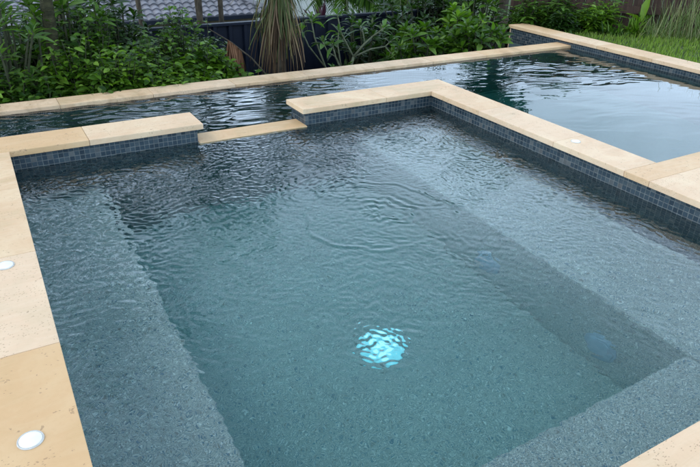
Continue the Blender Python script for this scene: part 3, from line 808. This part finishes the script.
whorl_shrub((.62, 2.15, -.65), .34, 1.45, 'tall long-leaved shrub directly behind the mossy palm trunk', 36, 10, .20, .05, m='leaf_mid')
whorl_shrub((1.05, 2.75, -.8), .36, 1.40, 'dark long-leaved shrub at the fence before the left of the tiled roof', 30, 11, .18, .05, m='leaf_dark')
whorl_shrub((3.55, 2.5, -.8), .30, .95, 'long-leaved shrub in the gap behind the forking shrub', 22, 11, .18, .045, m='leaf_dark')
# long-leaved mass on the right of the fence
whorl_shrub((3.98, 1.95, -.75), .42, .88, 'dense dark long-leaved shrub at the right end of the navy fence', 56, 13, .20, .058, m='leaf_mid')
whorl_shrub((4.40, 1.65, -.6), .30, .76, 'dense long-leaved shrub beside the dark one, nearer the pool corner', 54, 13, .19, .055, m='leaf_mid')
whorl_shrub((4.05, 2.7, -.9), .40, 1.15, 'long-leaved shrub in the shade directly before the navy fence end', 24, 12, .18, .05, m='leaf_dark')
whorl_shrub((4.62, 2.2, -.7), .32, .95, 'bright broad-leaved shrub just behind the end of the raised wall', 34, 11, .19, .062, m='leaf_fresh')
whorl_shrub((4.6, 2.9, -.9), .5, 1.35, 'tall dark shrub rising at the back behind the long-leaved shrubs', 34, 12, .18, .05, m='leaf_dark')
twig_shrub((4.2, 1.42, -.42), .22, .30, 'low dark plant at the stone edge before the long-leaved shrubs', 26, 14, .06, .03, 'leaf_dark', .05, group='ground cover along the pool edge', name='ground_cover_plant', cat='plant')
twig_shrub((3.75, 1.45, -.46), .2, .28, 'low dark fern-like plant at the stone edge right of the forking shrub', 22, 14, .05, .02, 'leaf_dark', .05, group='ground cover along the pool edge', name='ground_cover_plant', cat='plant')
whorl_shrub((5.22, 2.62, -.7), .36, 1.3, 'long-leaved shrub filling the gap between the navy fence and the timber fence', 34, 12, .19, .055, m='leaf_mid')
twig_shrub((5.05, 3.2, -.9), .45, 1.6, 'tall leafy shrub at the back where the two fences meet', 60, 34, .09, .045, 'leaf_dark')
# shrubs behind the raised wall
RS = [((5.42, 2.05, -.25), .26, .62, 'leaf_mid', 'arching narrow-leaved shrub behind the far end of the raised wall'),
      ((5.72, 1.80, -.12), .27, .50, 'leaf_mid', 'narrow-leaved shrub against the timber fence, next to the far end of the raised wall'),
      ((6.02, 1.52, -.1), .24, .44, 'leaf_fresh', 'narrow-leaved shrub between the wall-end shrub and the strap-leaved clumps'),
      ((5.55, 1.62, -.1), .17, .26, 'leaf_dark', 'low dark shrub right behind the coping of the raised wall'),
      ((5.2, 2.9, -.6), .45, 1.15, 'leaf_dark', 'tall dark shrub at the back above the end of the raised wall'),
      ((6.45, 1.9, -.3), .35, .80, 'leaf_fresh', 'bright leafy shrub leaning over the timber fence at the right'),
      ((6.3, 2.6, -.3), .45, .95, 'leaf_mid', 'leafy shrub rising over the timber fence')]
for (p, R, H, m, lab) in RS:
    twig_shrub(p, R, H, lab, int(46 * (R / .36)), 20, .12, .03, m, .1, group='narrow-leaved shrubs behind the lawn', up=.1)
strap_plant((6.22, 1.18, -.09), 90, .30, .026, 'bright strap-leaved clump in front of the timber fence', 'leaf_fresh')
strap_plant((5.98, 1.25, -.09), 60, .22, .018, 'small strap-leaved clump beside the bright one', 'leaf_mid')
strap_plant((6.55, .86, -.09), 150, .50, .008, 'tall feathery grass clump in front of the timber fence', 'reed', name='tall_grass_clump', e0=.9, e1=1.5, bend=.3, spread=.14)
strap_plant((6.85, .55, -.09), 150, .60, .008, 'tall grass clump at the right edge of the photo', 'reed', name='tall_grass_clump', e0=.9, e1=1.5, bend=.3, spread=.16)
strap_plant((6.35, .95, -.09), 110, .26, .007, 'short wispy grass clump at the back of the lawn', 'reed', name='tall_grass_clump', e0=.8, e1=1.5, bend=.4, spread=.12)
r = Root('broad_leaf_plant', (6.5, 1.32, -.1), 'plant with two broad pale upright leaves by the timber fence', 'plant')
b = MB()
for (d, L) in (((.15, 0, 1), .42), ((.9, -.1, .45), .5), ((-.8, .2, .5), .35), ((.4, .4, .8), .38)): b.leaf((6.5, 1.32, .0), V3(*d), L * .8, .10, .15, .5, 0)
b.build('leaves', M['leaf_fresh'], r, smooth=True)

# beyond the navy fence
for (x, y, H, lean) in ((2.27, 4.1, 3.4, .1), (2.37, 4.25, 3.2, -.1), (2.58, 4.2, 3.6, .05)):
    palm((x, y, -1.25), H, .028, {2.27: 'slim palm trunk beyond the fence, leftmost of three', 2.37: 'slim palm trunk beyond the fence, middle of three', 2.58: 'slim palm trunk beyond the fence, rightmost of three'}[x], 9, 1.0, .3, lean=(lean, 0), rings=False)
strap_plant((3.75, 3.9, -.35), 80, .5, .05, 'purple-leaved plant peeping over the navy fence', 'purple', name='purple_plant')
palm((4.25, 4.1, -1.2), 1.25, .03, 'short feathery palm showing above the middle of the navy fence', 14, .8, .28, rings=False)
palm((5.1, 4.2, -1.2), 1.2, .03, 'short feathery palm above the right of the navy fence', 14, .8, .3, rings=False)
strap_plant((4.7, 3.8, -.5), 80, .7, .012, 'bamboo-like grasses above the navy fence', 'leaf_olive', name='bamboo_clump', e0=.9, e1=1.5, bend=.3, spread=.25)
twig_shrub((5.4, 3.9, -1.0), .6, 1.4, 'big leafy bush beyond the right end of the navy fence', 60, 26, .10, .04, 'leaf_mid', group='bushes beyond the fence')
def tree(base, H, R, label, n=1400, ls=.16, m='leaf_dark', group='trees beyond the fence', th=.1):
    r = Root('garden_tree', tuple(base), label, 'tree', group); b0 = Vector(base); st = MB(); fo = MB()
    tp = b0 + V3(0, 0, H * .55); st.tube([b0, b0 + V3(.05, 0, H * .3), tp], [th, th * .8, th * .55], 9)
    cl = []
    for i in range(16):
        d = rdir(-.1, 1.4); q = tp + V3(d.x * R * .8, d.y * R * .8, d.z * H * .40) * random.uniform(.6, 1)
        st.tube([tp - V3(0, 0, H * .15 * random.random()), (tp + q) / 2 + V3(0, 0, .08), q], [th * .35, th * .22, th * .08], 6); cl.append(q)
    for i in range(n):
        c = random.choice(cl); d = rdir(-1.2, 1.5); p = c + d * (R * .42 * random.random() ** .5)
        fo.leaf(p, rdir(-.6, .9), ls * random.uniform(.7, 1.2), ls * .5, .3, .3)
    st.build('trunk', M['bark'], r, smooth=True); fo.build('crown', M[m], r, smooth=True)
tree((8.0, 3.75, -.9), 2.3, .5, 'thin sapling with sparse leaves behind the timber fence', 330, .12, 'leaf_mid', th=.03)
tree((7.5, 4.7, -1.3), 4.4, .75, 'dense dark tree behind the long-leaved shrubs', 1900)
tree((2.1, 6.5, -2.0), 4.6, .9, 'tall leafy tree beyond the fence behind the rusty frond', 900, .14, 'leaf_mid', th=.05)
tree((4.45, 5.3, -1.7), 3.6, .75, 'leafy tree beyond the middle of the navy fence', 1300, .13, 'leaf_mid', th=.05)
tree((.9, 5.4, -1.6), 4.4, .9, 'tall leafy tree beyond the fence behind the mossy palm', 1400, .13, 'leaf_mid', th=.06)
tree((-.9, 3.9, -1.2), 4.2, 1.3, 'dark tree beyond the fence at the far left', 2200)
tree((-6, 12, -4.2), 7, 2.6, 'large tree beside the tiled house', 2600, .3)
tree((14.0, 17, -5.3), 6, 2.5, 'large tree before the pale building', 2600, .3)
tree((24, 22, -5.4), 8, 3.5, 'large tree far behind the lawn', 2600, .4)

# lawn
fo = MB()
for i in range(30000):
    x = random.uniform(5.32, 9.2); y = random.uniform(-1.6, 2.3)
    # dense only where it is looked at; the clumps at the back hide the rest
    if y > 2.2 - (x - 5.45) * .834 - .12 + .08 * sin(6 * x): continue
    if x > 5.2 + 1.6 * (y + 1.6) + 2.0: continue
    z = gh(x, y); h = random.uniform(.02, .06) * (1 + .35 * sin(5 * x) * cos(4 * y)); a = random.uniform(0, 2 * pi); l_ = random.uniform(.1, .7) * h
    dx, dy = cos(a), sin(a); w = .0028 + .002 * random.random()
    fo.add([(x - dy * w, y + dx * w, z - .005), (x + dy * w, y - dx * w, z - .005), (x + dx * l_ * .4 + dy * w * .7, y + dy * l_ * .4 - dx * w * .7, z + h * .65), (x + dx * l_ * .4 - dy * w * .7, y + dy * l_ * .4 + dx * w * .7, z + h * .65), (x + dx * l_, y + dy * l_, z + h)],
           [(0, 1, 2, 3), (3, 2, 4)])
o = fo.build('grass', M['grass']); tag(o, 'bright green lawn grass beside the raised wall', 'grass', kind='stuff')
# leaf litter
fo = MB()
for i in range(2600):
    x = random.uniform(-1, 4.9); y = random.uniform(1.13, 2.6); fo.leaf((x, y, gh(x, y) + .01), rdir(-.1, .3), random.uniform(.03, .08), .02, .1, .3)
o = fo.build('leaf_litter', M['dry']); tag(o, 'brown fallen leaves on the garden soil', 'leaf litter', kind='stuff')

# ------------------------------------------------------------------ light
w = bpy.data.worlds.new('World'); S.world = w; w.use_nodes = True; nt = w.node_tree; N = NT(nt)
bg = nt.nodes['Background']; EL, AZ = radians(52), radians(-75)     # azimuth measured from +Y toward +X
sky = N.n('ShaderNodeTexSky', sky_type='NISHITA', sun_disc=False); sky.sun_elevation = EL; sky.sun_rotation = AZ
sky.air_density = 1.2; sky.dust_density = 4.0; sky.ozone_density = 1.0
tc = N.n('ShaderNodeTexCoord').outputs['Generated']
cl = N.noise(N.scale(tc, (1, 1, 2.2)), 2.1, 6, .6, .4)
cf = N.ramp(cl, [(.30, (.55,) * 3), (.62, (1.,) * 3)])
c = N.mix(cf, sky.outputs[0], (9.0, 11.5, 14.6))
el = N.n('ShaderNodeSeparateXYZ', {0: tc}).outputs[2]
br_ = N.ramp(el, [(.0, (1.9,) * 3), (.40, (1.6,) * 3), (.75, (.55,) * 3)])
c = N.mix(1., c, br_, 'MULTIPLY')
nt.links.new(c, bg.inputs[0]); bg.inputs[1].default_value = .12
ld = bpy.data.lights.new('sun', 'SUN'); ld.energy = .8; ld.angle = radians(20); ld.color = (1, .95, .86)
lo = bpy.data.objects.new('sun', ld); COL.objects.link(lo)
sd = Vector((cos(EL) * sin(AZ), cos(EL) * cos(AZ), sin(EL)))
lo.rotation_euler = (-sd).to_track_quat('-Z', 'Y').to_euler()

# ------------------------------------------------------------------ camera
cam = bpy.data.cameras.new('camera'); co = bpy.data.objects.new('camera', cam); COL.objects.link(co)
co.location = (-.0173, -3.3774, 1.1462); co.rotation_euler = (1.079857, -.023087, -.522176)
cam.sensor_width = 36; cam.lens = 36 * 625.1 / 700; cam.clip_end = 2000; cam.clip_start = .02
S.camera = co
S.view_settings.view_transform = 'Standard'; S.view_settings.look = 'None'; S.view_settings.exposure = .30; S.view_settings.gamma = 1
S.view_settings.use_curve_mapping = False
cy = S.cycles
cy.use_denoising = True
cy.max_bounces = 12; cy.diffuse_bounces = 4; cy.glossy_bounces = 4; cy.transmission_bounces = 10; cy.volume_bounces = 1
cy.caustics_reflective = True; cy.caustics_refractive = True; cy.blur_glossy = .6; cy.sample_clamp_indirect = 6
